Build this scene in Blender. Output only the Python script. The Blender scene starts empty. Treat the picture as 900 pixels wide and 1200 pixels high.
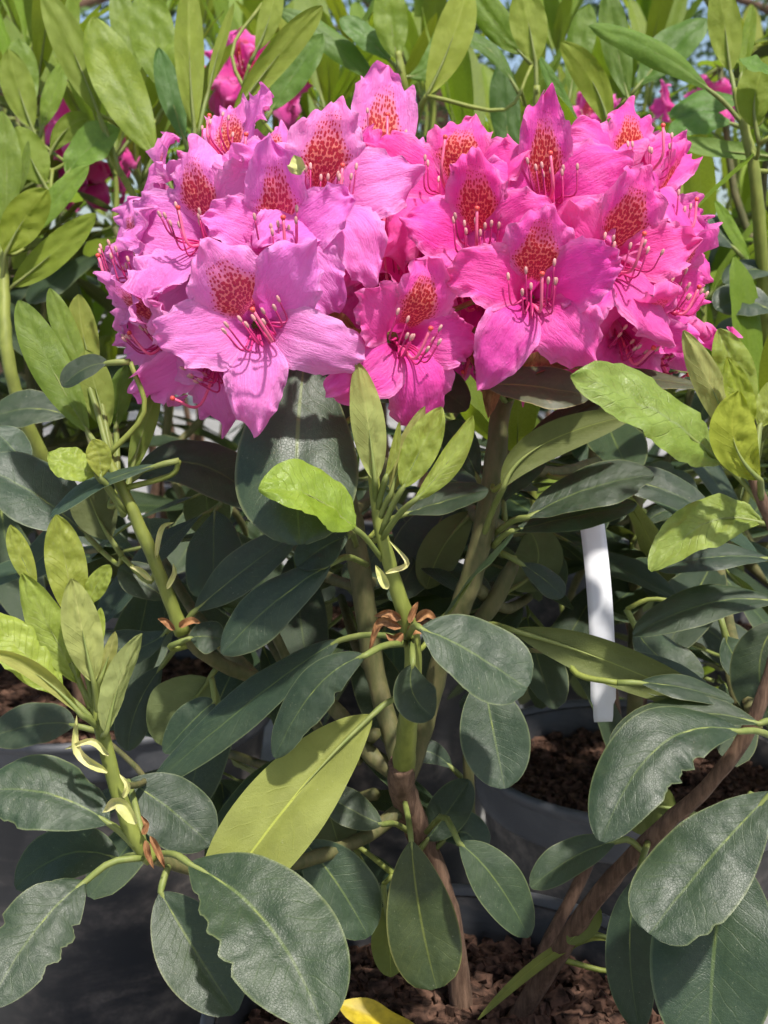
import bpy, math, random
from mathutils import Vector, Matrix, noise
R = math.radians
rnd = random.Random(11)
sc = bpy.context.scene
col = sc.collection

# ------------------------------------------------------------------ camera, sky, sun, exposure
FPX = 1400.0                         # focal length in photo pixels (900 x 1200)
CAM_Z, PITCH = 0.68, R(10)
cam_d = bpy.data.cameras.new('camera')
cam = bpy.data.objects.new('camera', cam_d); col.objects.link(cam)
cam.location = (0, 0, CAM_Z); cam.rotation_euler = (R(90) - PITCH, 0, 0)
cam_d.sensor_fit = 'VERTICAL'; cam_d.sensor_height = 36; cam_d.lens = FPX / 1200 * 36
cam_d.clip_start = 0.02; cam_d.clip_end = 500
cam_d.dof.use_dof = True; cam_d.dof.focus_distance = 0.64; cam_d.dof.aperture_fstop = 15
sc.camera = cam

SUN = Vector((0.22, -0.42, 0.88)).normalized()      # towards the sun
world = bpy.data.worlds.new('World'); sc.world = world; world.use_nodes = True
wn = world.node_tree; wn.nodes.clear()
sky = wn.nodes.new('ShaderNodeTexSky'); sky.sky_type = 'NISHITA'; sky.sun_disc = False
sky.sun_elevation = math.asin(SUN.z); sky.sun_rotation = math.atan2(SUN.x, SUN.y)
sky.dust_density = 2.5; sky.air_density = 1.0; sky.ozone_density = 0.6
bg = wn.nodes.new('ShaderNodeBackground'); bg.inputs[1].default_value = 0.12
wo = wn.nodes.new('ShaderNodeOutputWorld')
wn.links.new(sky.outputs[0], bg.inputs[0]); wn.links.new(bg.outputs[0], wo.inputs[0])
sl = bpy.data.lights.new('sun', 'SUN'); sl.energy = 4.4; sl.angle = R(2.5); sl.color = (1.0, 0.95, 0.87)
so = bpy.data.objects.new('sun', sl); col.objects.link(so)
so.rotation_euler = (-SUN).to_track_quat('-Z', 'Y').to_euler(); so.location = (1, -2, 4)
vs = sc.view_settings
vs.view_transform = 'Standard'; vs.look = 'None'; vs.exposure = 0.55; vs.gamma = 1.0; vs.use_curve_mapping = False
sc.cycles.use_denoising = True
sc.cycles.max_bounces = 6; sc.cycles.diffuse_bounces = 4; sc.cycles.glossy_bounces = 2; sc.cycles.transmission_bounces = 4
sc.cycles.use_adaptive_sampling = True; sc.cycles.adaptive_threshold = 0.03

# ------------------------------------------------------------------ picture helpers
CR = Vector((1, 0, 0)); CF = Vector((0, math.cos(PITCH), -math.sin(PITCH))); CU = Vector((0, math.sin(PITCH), math.cos(PITCH)))
C0 = Vector((0, 0, CAM_Z))
def P(x, y, d): return C0 + CF * d + CR * ((x - 450) / FPX * d) + CU * (-(y - 600) / FPX * d)
def V(x, y, z): return (CR * x + CU * y - CF * z).normalized()      # x right, y up, z towards the viewer
def lerp(a, b, t): return a + (b - a) * t
def sstep(a, b, x):
    t = min(1, max(0, (x - a) / (b - a))); return t * t * (3 - 2 * t)

# ------------------------------------------------------------------ materials
class NT:
    def __init__(s, name):
        s.m = bpy.data.materials.new(name); s.m.use_nodes = True; s.t = s.m.node_tree; s.t.nodes.clear()
        s.out = s.n('ShaderNodeOutputMaterial')
    def n(s, typ, **kw):
        o = s.t.nodes.new(typ)
        for k, v in kw.items(): setattr(o, k, v)
        return o
    def put(s, sock, v):
        if isinstance(v, bpy.types.NodeSocket): s.t.links.new(v, sock)
        elif v is not None: sock.default_value = v
    def math(s, op, a, b=None, c=None, clamp=False):
        o = s.n('ShaderNodeMath', operation=op, use_clamp=clamp)
        s.put(o.inputs[0], a); s.put(o.inputs[1], b)
        if c is not None: s.put(o.inputs[2], c)
        return o.outputs[0]
    def ramp(s, x, a, b, c=0.0, d=1.0):
        o = s.n('ShaderNodeMapRange', interpolation_type='SMOOTHSTEP')
        for i, v in enumerate((x, a, b, c, d)): s.put(o.inputs[i], v)
        return o.outputs[0]
    def mix(s, f, a, b, typ='MIX'):
        o = s.n('ShaderNodeMix', data_type='RGBA', blend_type=typ)
        s.put(o.inputs[0], f); s.put(o.inputs[6], a); s.put(o.inputs[7], b); return o.outputs[2]
    def noise(s, vec, scale, detail=3, rough=.55, dist=0):
        o = s.n('ShaderNodeTexNoise'); s.put(o.inputs['Vector'], vec)
        o.inputs['Scale'].default_value = scale; o.inputs['Detail'].default_value = detail
        o.inputs['Roughness'].default_value = rough; o.inputs['Distortion'].default_value = dist
        return o.outputs[0]
    def mapv(s, vec, scale):
        o = s.n('ShaderNodeMapping'); s.put(o.inputs[0], vec); o.inputs['Scale'].default_value = scale; return o.outputs[0]
    def addv(s, a, b):
        o = s.n('ShaderNodeVectorMath', operation='ADD'); s.put(o.inputs[0], a); s.put(o.inputs[1], b); return o.outputs[0]
    def bump(s, h, strength, dist=.001):
        o = s.n('ShaderNodeBump'); s.put(o.inputs['Height'], h)
        o.inputs['Strength'].default_value = strength; o.inputs['Distance'].default_value = dist; return o.outputs[0]
    def principled(s, colr, rough, normal=None, spec=.5, **kw):
        o = s.n('ShaderNodeBsdfPrincipled'); s.put(o.inputs['Base Color'], colr); s.put(o.inputs['Roughness'], rough)
        s.put(o.inputs['Specular IOR Level'], spec)
        if normal is not None: s.put(o.inputs['Normal'], normal)
        for k, v in kw.items(): s.put(o.inputs[k], v)
        return o.outputs[0]
    def finish(s, sh): s.t.links.new(sh, s.out.inputs[0]); return s.m
    def mixs(s, f, a, b):
        o = s.n('ShaderNodeMixShader'); s.put(o.inputs[0], f); s.put(o.inputs[1], a); s.put(o.inputs[2], b); return o.outputs[0]
def c4(c): return (c[0], c[1], c[2], 1)

def leaf_mat(name, up_a, up_b, under, vein, under_vein, transl, rough, spec, quilt, lat, tcol, wear=0.0, urough=.65):
    m = NT(name)
    uv = m.n('ShaderNodeUVMap').outputs[0]
    sp = m.n('ShaderNodeSeparateXYZ'); m.put(sp.inputs[0], uv)
    t, v = sp.outputs[0], sp.outputs[1]
    s = m.math('ABSOLUTE', m.math('MULTIPLY_ADD', v, 2.0, -1.0))
    info = m.n('ShaderNodeObjectInfo')
    obj = m.n('ShaderNodeTexCoord').outputs['Object']
    off = m.addv(obj, info.outputs['Location'])
    n1 = m.noise(off, 55, 4, .6)
    n2 = m.noise(off, 420, 3, .6)
    n0 = m.noise(off, 38, 2)
    wob = m.math('MULTIPLY', m.math('SUBTRACT', n0, .5), 1.5)
    ribw = m.math('MULTIPLY_ADD', t, -.03, .058)
    ribs = m.math('MULTIPLY_ADD', t, -.62, .85)
    rib = m.ramp(s, m.math('MULTIPLY', ribw, .35), ribw, 1.0, 0.0)
    ph = m.math('ADD', m.math('MULTIPLY_ADD', t, 13.0, wob), m.math('MULTIPLY', m.math('POWER', s, .8), -2.6))
    fr = m.math('ABSOLUTE', m.math('SUBTRACT', m.math('FRACT', ph), .5))     # 0.5 on a vein
    latv = m.math('MULTIPLY', m.math('MULTIPLY', m.ramp(fr, .42, .5), m.ramp(s, .6, .95, 1.0, 0.0)), m.ramp(n1, .35, .62))
    base = m.mix(m.ramp(n1, .3, .72), c4(up_a), c4(up_b))
    base = m.mix(m.math('MULTIPLY', m.ramp(n2, .45, .75), .25), base, c4([x * 1.7 for x in up_b]))
    base = m.mix(m.math('MULTIPLY', latv, lat), base, c4(vein))
    base = m.mix(m.math('MULTIPLY', rib, ribs), base, c4(vein))
    if wear:
        w = m.math('MULTIPLY', m.ramp(m.noise(off, 95, 5, .7), .66, .74), wear)
        base = m.mix(w, base, (.10, .095, .045, 1))
        e = m.math('MULTIPLY', m.ramp(s, .93, 1.0), .5)
        base = m.mix(e, base, (.17, .20, .08, 1))
    ub = m.mix(m.ramp(n1, .3, .7), c4(under), c4([x * .8 for x in under]))
    ub = m.mix(m.math('MULTIPLY', latv, lat * .8), ub, c4(under_vein))
    ub = m.mix(m.math('MULTIPLY', rib, .9), ub, c4(under_vein))
    back = m.n('ShaderNodeNewGeometry').outputs['Backfacing']
    colr = m.mix(back, base, ub)
    colr = m.mix(1.0, colr, info.outputs['Color'], 'MULTIPLY')
    h = m.math('ADD', m.math('MULTIPLY', latv, -1.0 * quilt), m.math('MULTIPLY', n2, .35))
    h = m.math('ADD', h, m.math('MULTIPLY', m.noise(off, 150, 3, .5), 1.6 * quilt + .25))
    vn = m.n('ShaderNodeTexVoronoi', feature='DISTANCE_TO_EDGE', voronoi_dimensions='2D'); m.put(vn.inputs['Vector'], m.mapv(m.addv(uv, info.outputs['Location']), (75, 34, 1))); vn.inputs['Scale'].default_value = 1
    net = m.ramp(vn.outputs['Distance'], .0, .16)
    h = m.math('ADD', h, m.math('MULTIPLY', net, .05 + .08 * quilt))
    colr = m.mix(m.math('MULTIPLY', m.math('SUBTRACT', 1.0, net), .05), colr, c4(vein))
    colr = m.mix(m.math('MULTIPLY', m.ramp(m.noise(off, 620, 2, .5), .70, .78), .30), colr, (.34, .34, .22, 1))
    nrm = m.bump(h, .55, .0012)
    rg = m.math('ADD', m.ramp(back, 0, 1, rough, urough), m.math('MULTIPLY', m.math('SUBTRACT', n1, .5), .25))
    pr = m.principled(colr, rg, nrm, spec)
    tr = m.n('ShaderNodeBsdfTranslucent')
    tc = m.mix(1.0, m.mix(.55, colr, c4(tcol)), info.outputs['Color'], 'MULTIPLY')
    tc = m.mix(m.math('MULTIPLY', m.math('MAXIMUM', rib, m.math('MULTIPLY', latv, .35)), .5), tc, c4([x * .45 for x in tcol]))
    m.put(tr.inputs[0], tc); m.put(tr.inputs[1], nrm)
    return m.finish(m.mixs(transl, pr, tr.outputs[0]))

M = {}
M['old'] = leaf_mat('leaf_mature', (.019, .036, .019), (.032, .053, .027), (.13, .155, .055), (.12, .165, .045), (.22, .26, .075),
                    .14, .44, .40, .16, .12, (.20, .29, .03), wear=.35)
M['mid'] = leaf_mat('leaf_bright', (.105, .165, .014), (.155, .22, .026), (.21, .26, .045), (.20, .27, .055), (.26, .31, .08),
                    .36, .46, .4, .25, .13, (.38, .54, .025))
M['new'] = leaf_mat('leaf_young', (.205, .265, .028), (.30, .36, .062), (.31, .34, .105), (.35, .39, .12), (.40, .41, .14),
                    .36, .40, .45, .8, .16, (.56, .58, .04), urough=.8)

def bark_mat(name, a, b, scale, stretch, rough=.75, strength=.6):
    m = NT(name)
    obj = m.n('ShaderNodeTexCoord').outputs['Object']
    n = m.noise(m.mapv(obj, (scale, scale, scale * stretch)), 1, 5, .65)
    n2 = m.noise(obj, 60, 3)
    colr = m.mix(m.ramp(n, .3, .7), c4(a), c4(b))
    colr = m.mix(m.ramp(n2, .45, .75, 0, .5), colr, c4([x * .6 for x in a]))
    return m.finish(m.principled(colr, rough, m.bump(n, strength, .0012), .35))
M['stem'] = bark_mat('stem_green', (.16, .19, .035), (.22, .25, .05), 160, .25, .55, .25)
M['stem_old'] = bark_mat('stem_olive', (.075, .082, .026), (.13, .115, .047), 190, .3, .65, .5)
M['bark'] = bark_mat('stem_brown', (.075, .042, .026), (.19, .115, .075), 260, .16, .85, 1.0)
M['petiole'] = bark_mat('petiole_green', (.135, .175, .04), (.19, .215, .06), 150, .3, .55, .15)
M['bract'] = bark_mat('bract_dry', (.17, .07, .028), (.36, .19, .08), 260, .4, .7, .7)
M['bract_green'] = bark_mat('bract_pale', (.40, .42, .14), (.55, .50, .24), 200, .4, .6, .3)

def petal_mat(name, blotch, deep):
    m = NT(name)
    uv = m.n('ShaderNodeUVMap').outputs[0]
    sp = m.n('ShaderNodeSeparateXYZ'); m.put(sp.inputs[0], uv)
    t = sp.outputs[0]; sx = m.math('MULTIPLY_ADD', sp.outputs[1], 2.0, -1.0); s = m.math('ABSOLUTE', sx)
    info = m.n('ShaderNodeObjectInfo')
    obj = m.n('ShaderNodeTexCoord').outputs['Object']
    off = m.addv(obj, info.outputs['Location'])
    pale = m.mix(.42, info.outputs['Color'], (.90, .52, .80, 1))
    satu = m.mix(1.0, info.outputs['Color'], (1.0, .48, .88, 1), 'MULTIPLY')
    n1 = m.noise(off, 60, 3)
    edge = m.math('MAXIMUM', m.ramp(s, .6, 1.0), m.ramp(t, .82, 1.0))
    colr = m.mix(m.math('MULTIPLY', edge, .75), info.outputs['Color'], pale)
    colr = m.mix(m.ramp(t, .25, .62, .8, 0.0), colr, satu)
    colr = m.mix(m.ramp(n1, .45, .8, 0, .4), colr, pale)
    vv = m.noise(m.mapv(uv, (3.5, 26, 1)), 1, 4, .65, .5)
    cr = m.noise(m.mapv(uv, (14, 16, 1)), 1, 3, .6, 1.2)
    colr = m.mix(m.math('MULTIPLY', m.ramp(vv, .5, .66), .28), colr, satu)
    if blotch:
        tn = m.math('DIVIDE', m.math('SUBTRACT', t, .40), .43)                 # 0 at the throat, 1 at the far end
        wd = m.math('MULTIPLY_ADD', m.ramp(tn, .1, 1.0), -.62, .92)
        d = m.math('MAXIMUM', m.math('DIVIDE', s, wd), m.math('MAXIMUM', tn, m.math('MULTIPLY', tn, -3.0)))
        mask = m.math('SUBTRACT', m.math('SUBTRACT', 1.0, d), m.math('MULTIPLY', m.math('SUBTRACT', n1, .5), .5))
        vo = m.n('ShaderNodeTexVoronoi', feature='F1', voronoi_dimensions='2D'); m.put(vo.inputs['Vector'], m.mapv(uv, (34, 23, 1)))
        vo.inputs['Scale'].default_value = 1; vo.inputs['Randomness'].default_value = .7
        thr = m.math('MULTIPLY_ADD', m.ramp(mask, -.08, .50), .43, .06)
        dots = m.ramp(m.math('SUBTRACT', thr, vo.outputs['Distance']), -.07, .07)
        glow = m.ramp(mask, .0, .55, 0, .85)
        colr = m.mix(glow, colr, (.86, .27, .10, 1))
        colr = m.mix(m.math('MULTIPLY', dots, m.ramp(mask, -.06, .06)), colr, c4(deep))
    h = m.math('ADD', m.math('MULTIPLY', vv, 1.6), m.math('ADD', m.math('MULTIPLY', cr, 1.6), m.noise(off, 300, 3)))
    nrm = m.bump(h, .48, .0012)
    pr = m.principled(colr, .55, nrm, .3)
    tr = m.n('ShaderNodeBsdfTranslucent'); m.put(tr.inputs[0], m.mix(.5, colr, satu)); m.put(tr.inputs[1], nrm)
    return m.finish(m.mixs(.38, pr, tr.outputs[0]))
M['petal'] = petal_mat('petal_pink', False, None)
M['petal_b'] = petal_mat('petal_spotted', True, (.47, .028, .014))

def plain(name, c, rough=.5, spec=.4, transl=0, tint=False, ns=40, amt=.3, bumps=.15):
    m = NT(name)
    obj = m.n('ShaderNodeTexCoord').outputs['Object']
    n = m.noise(obj, ns, 4)
    colr = m.mix(m.ramp(n, .3, .7, 0, 1), c4([x * (1 - amt) for x in c]), c4([min(1, x * (1 + amt)) for x in c]))
    if tint: colr = m.mix(1.0, colr, m.n('ShaderNodeObjectInfo').outputs['Color'], 'MULTIPLY')
    pr = m.principled(colr, rough, m.bump(n, bumps, .001), spec)
    if transl:
        tr = m.n('ShaderNodeBsdfTranslucent'); m.put(tr.inputs[0], colr); pr = m.mixs(transl, pr, tr.outputs[0])
    return m.finish(pr)
M['filament'] = plain('filament_pink', (.50, .03, .17), .45, .4, .2)
M['anther'] = plain('anther_cream', (.55, .27, .26), .6)
M['style'] = plain('style_pink', (.72, .12, .24), .45)
M['stigma'] = plain('stigma_red', (.62, .07, .06), .4)
M['tag'] = plain('tag_white', (.74, .75, .78), .35, .5, .15, ns=25, amt=.06)
M['yellow'] = plain('petal_yellow', (.85, .55, .02), .5, .3, .3)
M['violet'] = plain('petal_violet', (.10, .02, .16), .5, .3, .2)
M['yellow_leaf'] = plain('leaf_yellowed', (.55, .42, .03), .5, .4, .3, ns=90)
M['chip'] = plain('bark_chip', (.070, .038, .026), .85, .2, tint=False, ns=140, amt=.8, bumps=.8)
M['soil'] = plain('soil', (.045, .028, .02), .95, .15, ns=120, amt=.6, bumps=1)

def pot_mat(name, base, scuff, amt):
    m = NT(name)
    obj = m.n('ShaderNodeTexCoord').outputs['Object']
    big = m.noise(m.mapv(obj, (9, 9, 16)), 1, 6, .65, .4)
    fine = m.noise(m.mapv(obj, (40, 40, 260)), 1, 3, .6)
    dust = m.noise(obj, 70, 5, .75)
    f = m.math('MULTIPLY', m.ramp(big, .42, .72), m.ramp(dust, .3, .7, .25, 1.0))
    colr = m.mix(m.math('MULTIPLY', f, amt), c4(base), c4(scuff))
    return m.finish(m.principled(colr, m.ramp(big, .3, .7, .38, .62), m.bump(m.math('ADD', fine, m.math('MULTIPLY', dust, .6)), .25, .001), .45))
M['pot'] = pot_mat('pot_black_plastic', (.022, .023, .027), (.20, .17, .15), .9)
M['pot_rim'] = pot_mat('pot_rim_plastic', (.07, .074, .085), (.17, .17, .18), .8)
def ground_mat():
    m = NT('ground_concrete')
    obj = m.n('ShaderNodeTexCoord').outputs['Object']
    a = m.noise(obj, 3, 6, .6); b = m.noise(obj, 90, 4, .7)
    colr = m.mix(m.ramp(a, .3, .7), (.19, .187, .18, 1), (.29, .286, .275, 1))
    colr = m.mix(m.ramp(b, .5, .75, 0, .5), colr, (.20, .19, .175, 1))
    return m.finish(m.principled(colr, .9, m.bump(b, .5, .004), .3))
M['ground'] = ground_mat()
M['far_leaf'] = plain('far_foliage', (.06, .11, .028), .6, .3, .25, tint=True, ns=2, amt=.5)

# ------------------------------------------------------------------ objects
def mesh_obj(name, verts, faces, mats, parent=None, uvs=None, midx=None, smooth=True, data=None):
    if data is None:
        data = bpy.data.meshes.new(name)
        data.from_pydata([tuple(v) for v in verts], [], faces)
        for m in mats: data.materials.append(M[m] if isinstance(m, str) else m)
        if uvs is not None:
            ul = data.uv_layers.new(name='UVMap').data
            vi = [0] * len(data.loops); data.loops.foreach_get('vertex_index', vi)
            buf = []
            for i in vi: buf.extend(uvs[i])
            ul.foreach_set('uv', buf)
        if midx is not None: data.polygons.foreach_set('material_index', midx)
        if smooth: data.polygons.foreach_set('use_smooth', [True] * len(data.polygons))
        data.update()
    o = bpy.data.objects.new(name, data); col.objects.link(o)
    if parent is not None: o.parent = parent
    return o
def thing(name, label, cat, group=None, loc=(0, 0, 0)):
    o = bpy.data.objects.new(name, None); col.objects.link(o); o.empty_display_size = .05
    o.location = loc; o['label'] = label; o['category'] = cat
    if group: o['group'] = group
    return o
def keep(o, parent):                      # parent an object whose coordinates are world ones
    o.parent = parent; o.matrix_parent_inverse = Matrix.Translation(-Vector(parent.location)); return o

def spline(pts, n):                        # Catmull-Rom through points
    pts = [Vector(p) for p in pts]
    if len(pts) == 2: return [pts[0].lerp(pts[1], i / n) for i in range(n + 1)]
    ext = [pts[0] * 2 - pts[1]] + pts + [pts[-1] * 2 - pts[-2]]
    out = []; segs = len(pts) - 1
    for i in range(n + 1):
        u = i / n * segs; k = min(int(u), segs - 1); f = u - k
        a, b, c, d = ext[k:k + 4]
        out.append(.5 * ((2 * b) + (c - a) * f + (2 * a - 5 * b + 4 * c - d) * f * f + (3 * b - a - 3 * c + d) * f ** 3))
    return out
def tube(pts, radii, sides=8, rough=0.0, closed=True):
    verts, faces = [], []
    n = len(pts); ref = None
    for i, p in enumerate(pts):
        T = (pts[min(i + 1, n - 1)] - pts[max(i - 1, 0)]).normalized()
        if ref is None: ref = T.orthogonal().normalized()
        ref = (ref - T * ref.dot(T)).normalized(); B = T.cross(ref)
        r0 = radii[i] if isinstance(radii, (list, tuple)) else radii
        for k in range(sides):
            a = 2 * math.pi * k / sides
            r = r0
            if rough: r *= 1 + rough * noise.noise(p * 90 + Vector((math.cos(a), math.sin(a), 0)) * .8)
            verts.append(p + ref * (r * math.cos(a)) + B * (r * math.sin(a)))
    for i in range(n - 1):
        for k in range(sides):
            k2 = (k + 1) % sides
            faces.append((i * sides + k, i * sides + k2, (i + 1) * sides + k2, (i + 1) * sides + k))
    if closed:
        faces.append(tuple(range(sides))[::-1]); faces.append(tuple((n - 1) * sides + k for k in range(sides)))
    return verts, faces

# ------------------------------------------------------------------ leaves
def leaf_geo(path, N0, wmax, fold=.12, curl=.15, und=.06, quilt=0.0, p=.8, q=.55, chew=(), nl=22, nw=10, seed=0, asym=0, petiole=None, prad=.0015):
    """path: blade centre line, list of nl+1 points.  N0: normal hint of the upper side."""
    verts, faces, uvs, mi = [], [], [], []
    n = len(path) - 1
    pk = p / (p + q); norm = pk ** p * (1 - pk) ** q
    for i, c in enumerate(path):
        t = i / n
        T = (path[min(i + 1, n)] - path[max(i - 1, 0)]).normalized()
        Nn = (N0 - T * N0.dot(T))
        Nn = Nn.normalized() if Nn.length > 1e-4 else T.orthogonal().normalized()
        S = Nn.cross(T)
        te = .004 + .992 * t
        w = wmax * .5 * te ** p * (1 - te) ** q / norm
        for j in range(nw + 1):
            s = j / nw * 2 - 1
            ws = w * (1 + asym * (1 if s > 0 else -1))
            for (sd, t0, tw, dep) in chew:
                if s * sd > 0:
                    e = 1 - min(1, abs(t - t0) / tw)
                    if e > 0: ws *= 1 - dep * e ** .6 * (.7 + .45 * noise.noise(Vector((t * 38, seed, .5))))
            ph = seed * 1.7 + (2.1 if s > 0 else 0)
            z = w * (fold * abs(s) ** 1.3 - curl * abs(s) ** 2.2) + w * und * s * s * math.sin(t * 9.5 + ph)
            if quilt:
                z += quilt * wmax * .045 * (noise.noise(Vector((t * 8 + seed, s * 2.6, seed * .37))) * 1.5 + noise.noise(Vector((t * 21 + seed, s * 6, seed * .37))) * .7 + .12 * abs(math.sin((t * 13 - abs(s) ** .8 * 2.6) * math.pi)) * (abs(s) ** .5) * (1 - abs(s)))
            z -= w * .05 * math.exp(-(s / .1) ** 2)
            xx = s * ws * (1 - .25 * curl * abs(s))
            verts.append(c + S * xx + Nn * z); uvs.append((t, s * .5 + .5))
    for i in range(n):
        for j in range(nw):
            a = i * (nw + 1) + j
            faces.append((a, a + nw + 1, a + nw + 2, a + 1)); mi.append(0)
    if petiole is not None:
        m_in = max(3, int(n * .62)); pp = list(petiole); rr = [prad * 1.1] * len(pp)
        for k in range(m_in):
            u = k / (m_in - 1); t = k / n; te = .004 + .992 * t
            T = (path[min(k + 1, n)] - path[max(k - 1, 0)]).normalized(); Nn = (N0 - T * N0.dot(T)).normalized()
            w = wmax * .5 * te ** p * (1 - te) ** q / norm
            r_ = prad * (1 - u) ** .8 * .95 + 1e-5
            pp.append(path[k] - Nn * (w * .05 + r_ * lerp(.2, 1.0, min(1, u * 5)))); rr.append(r_)
        tv, tf = tube(pp, rr, 6); b = len(verts)
        verts += tv; uvs += [(0, .5)] * len(tv)
        for f in tf: faces.append(tuple(k + b for k in f)); mi.append(1)
    return verts, faces, uvs, mi

SEED = [0]
STEMS, LOOSE = {}, []
def leaf(bush, kind, base, mid, tip, w, d=None, tilt=28, under=False, att=None, tint=None, **kw):
    """A leaf laid out by the photograph; points (x, y[, depth]) at depth d."""
    SEED[0] += 1; sd = SEED[0]; rr = random.Random(sd)
    def pt(q):
        return P(q[0], q[1], q[2] if len(q) > 2 else d)
    b, m_, t_ = pt(base), pt(mid), pt(tip)
    ctrl = m_ * 2 - (b + t_) * .5
    nl = kw.pop('nl', 24)
    if kw.get('chew'): nl = 60
    path = []
    for i in range(nl + 1):
        u = i / nl; path.append(b * (1 - u) ** 2 + ctrl * 2 * u * (1 - u) + t_ * u * u)
    T = (t_ - b).normalized()
    tc = (C0 - m_).normalized(); up = Vector((0, 0, 1)); a = R(tilt)
    yaw = kw.pop('yaw', 0)
    N = tc * math.cos(a) + up * math.sin(a) + CR * math.tan(R(yaw))
    N = (N - T * N.dot(T)).normalized()
    dm = (m_ - C0).dot(CF)
    w = w * {'new': .9, 'mid': .85}.get(kind, 1)
    wt = w * dm / FPX / max(.5, abs(N.dot(tc)))
    pet = None
    if att is not None:
        a0 = pt(att)
        pet = spline([a0, a0.lerp(b, .55) + Vector((0, 0, .15 * (a0 - b).length)) * kw.pop('parch', .4), b], 5)[:-1]
    else:
        kw.pop('parch', 0); LOOSE.append((bush, b, (path[2] - b).normalized()))
        pet = [b - (path[2] - b).normalized() * .012, b - (path[2] - b).normalized() * .004]
    if kind == 'new': kw.setdefault('quilt', 1.5); kw.setdefault('q', .72)
    elif kind == 'mid': kw.setdefault('quilt', .7); kw.setdefault('q', .66)
    else: kw.setdefault('quilt', .3); kw.setdefault('q', .58)
    kw.setdefault('und', .10 if kind != 'old' else .07)
    kw.setdefault('fold', rr.uniform(.08, .22)); kw.setdefault('curl', rr.uniform(.08, .2))
    verts, faces, uvs, mi = leaf_geo(path, -N if under else N, wt, seed=sd, petiole=pet, prad=.0017 if kind != 'new' else .0015, nl=nl, nw=12, **kw)
    o = mesh_obj('leaf', [v - b for v in verts], faces, [kind, 'petiole'], None, uvs, mi)
    o.location = b
    k = rr.uniform(.85, 1.15)
    o.color = c4(tint) if tint else (k * rr.uniform(.94, 1.08), k, k * rr.uniform(.88, 1.1), 1)
    keep(o, bush)
    return o

# shared leaves for the generated shoots: base at origin, along +Y, upper side +Z
def canon(kind, k):
    rr = random.Random(100 + k + (50 if kind == 'mid' else 0) + (90 if kind == 'new' else 0))
    L = 1.0; droop = rr.uniform(.05, .35) if kind == 'old' else rr.uniform(-.12, .15)
    path = [Vector((0.03 * math.sin(i / 14 * 3 + k), L * i / 14, -droop * (i / 14) ** 2)) for i in range(15)]
    W = rr.uniform(.30, .40) if kind == 'old' else rr.uniform(.20, .28)
    vf = leaf_geo(path, Vector((0, 0, 1)), W, fold=rr.uniform(.1, .3), curl=rr.uniform(.05, .25), und=.1, quilt=.3 if kind == 'old' else .8,
                  q=.5 if kind == 'old' else .62, nl=14, nw=6, seed=k * 3.1, petiole=[Vector((0, -.16, .01)), Vector((0, -.06, 0))], prad=.012)
    o = mesh_obj('leaf', vf[0], vf[1], [kind, 'petiole'], None, vf[2], vf[3])
    d = o.data; bpy.data.objects.remove(o); return d
CAN = {k: [canon(k, i) for i in range(8)] for k in ('old', 'mid', 'new')}
def put_leaf(bush, kind, p, dirv, up, length, rr, tint=None):
    Y = dirv.normalized(); Z = (up - Y * up.dot(Y))
    Z = Z.normalized() if Z.length > 1e-3 else Y.orthogonal().normalized()
    X = Y.cross(Z)
    o = bpy.data.objects.new('leaf', rr.choice(CAN[kind])); col.objects.link(o)
    mat = Matrix((X, Y, Z)).transposed().to_4x4() @ Matrix.Scale(length, 4)
    mat.translation = p + Y * length * .15
    o.parent = bush; o.matrix_basis = Matrix.Translation(-Vector(bush.location)) @ mat
    k = rr.uniform(.8, 1.2)
    g_ = (1.05, 1.08, .8) if kind == 'mid' else (1, 1, 1)
    o.color = tint if tint else (g_[0] * k * rr.uniform(.9, 1.12), g_[1] * k, g_[2] * k * rr.uniform(.8, 1.2), 1)
    return o
def stem(bush, pts, radii, mat='stem', name='branch', sides=9, n=None, rough=.18):
    n = n or max(8, len(pts) * 6)
    pp = spline(pts, n); rl = [radii] * len(pts) if not isinstance(radii, (list, tuple)) else radii
    rad = []
    for i in range(n + 1):
        u = i / n * (len(rl) - 1); k = min(int(u), len(rl) - 2) if len(rl) > 1 else 0
        rad.append(lerp(rl[k], rl[min(k + 1, len(rl) - 1)], u - k))
    STEMS.setdefault(bush.name, []).extend(zip(pp, rad))
    v, f = tube(pp, rad, sides, rough)
    b = Vector(pts[0])
    o = mesh_obj(name, [x - b for x in v], f, [mat]); o.location = b
    return keep(o, bush)
def pstem(bush, pts, rpx, mat='stem', **kw):
    r = [x * q[2] / FPX for x, q in zip(rpx, pts)] if isinstance(rpx, (list, tuple)) else [rpx * q[2] / FPX for q in pts]
    return stem(bush, [P(*q) for q in pts], r, mat, **kw)

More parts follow.
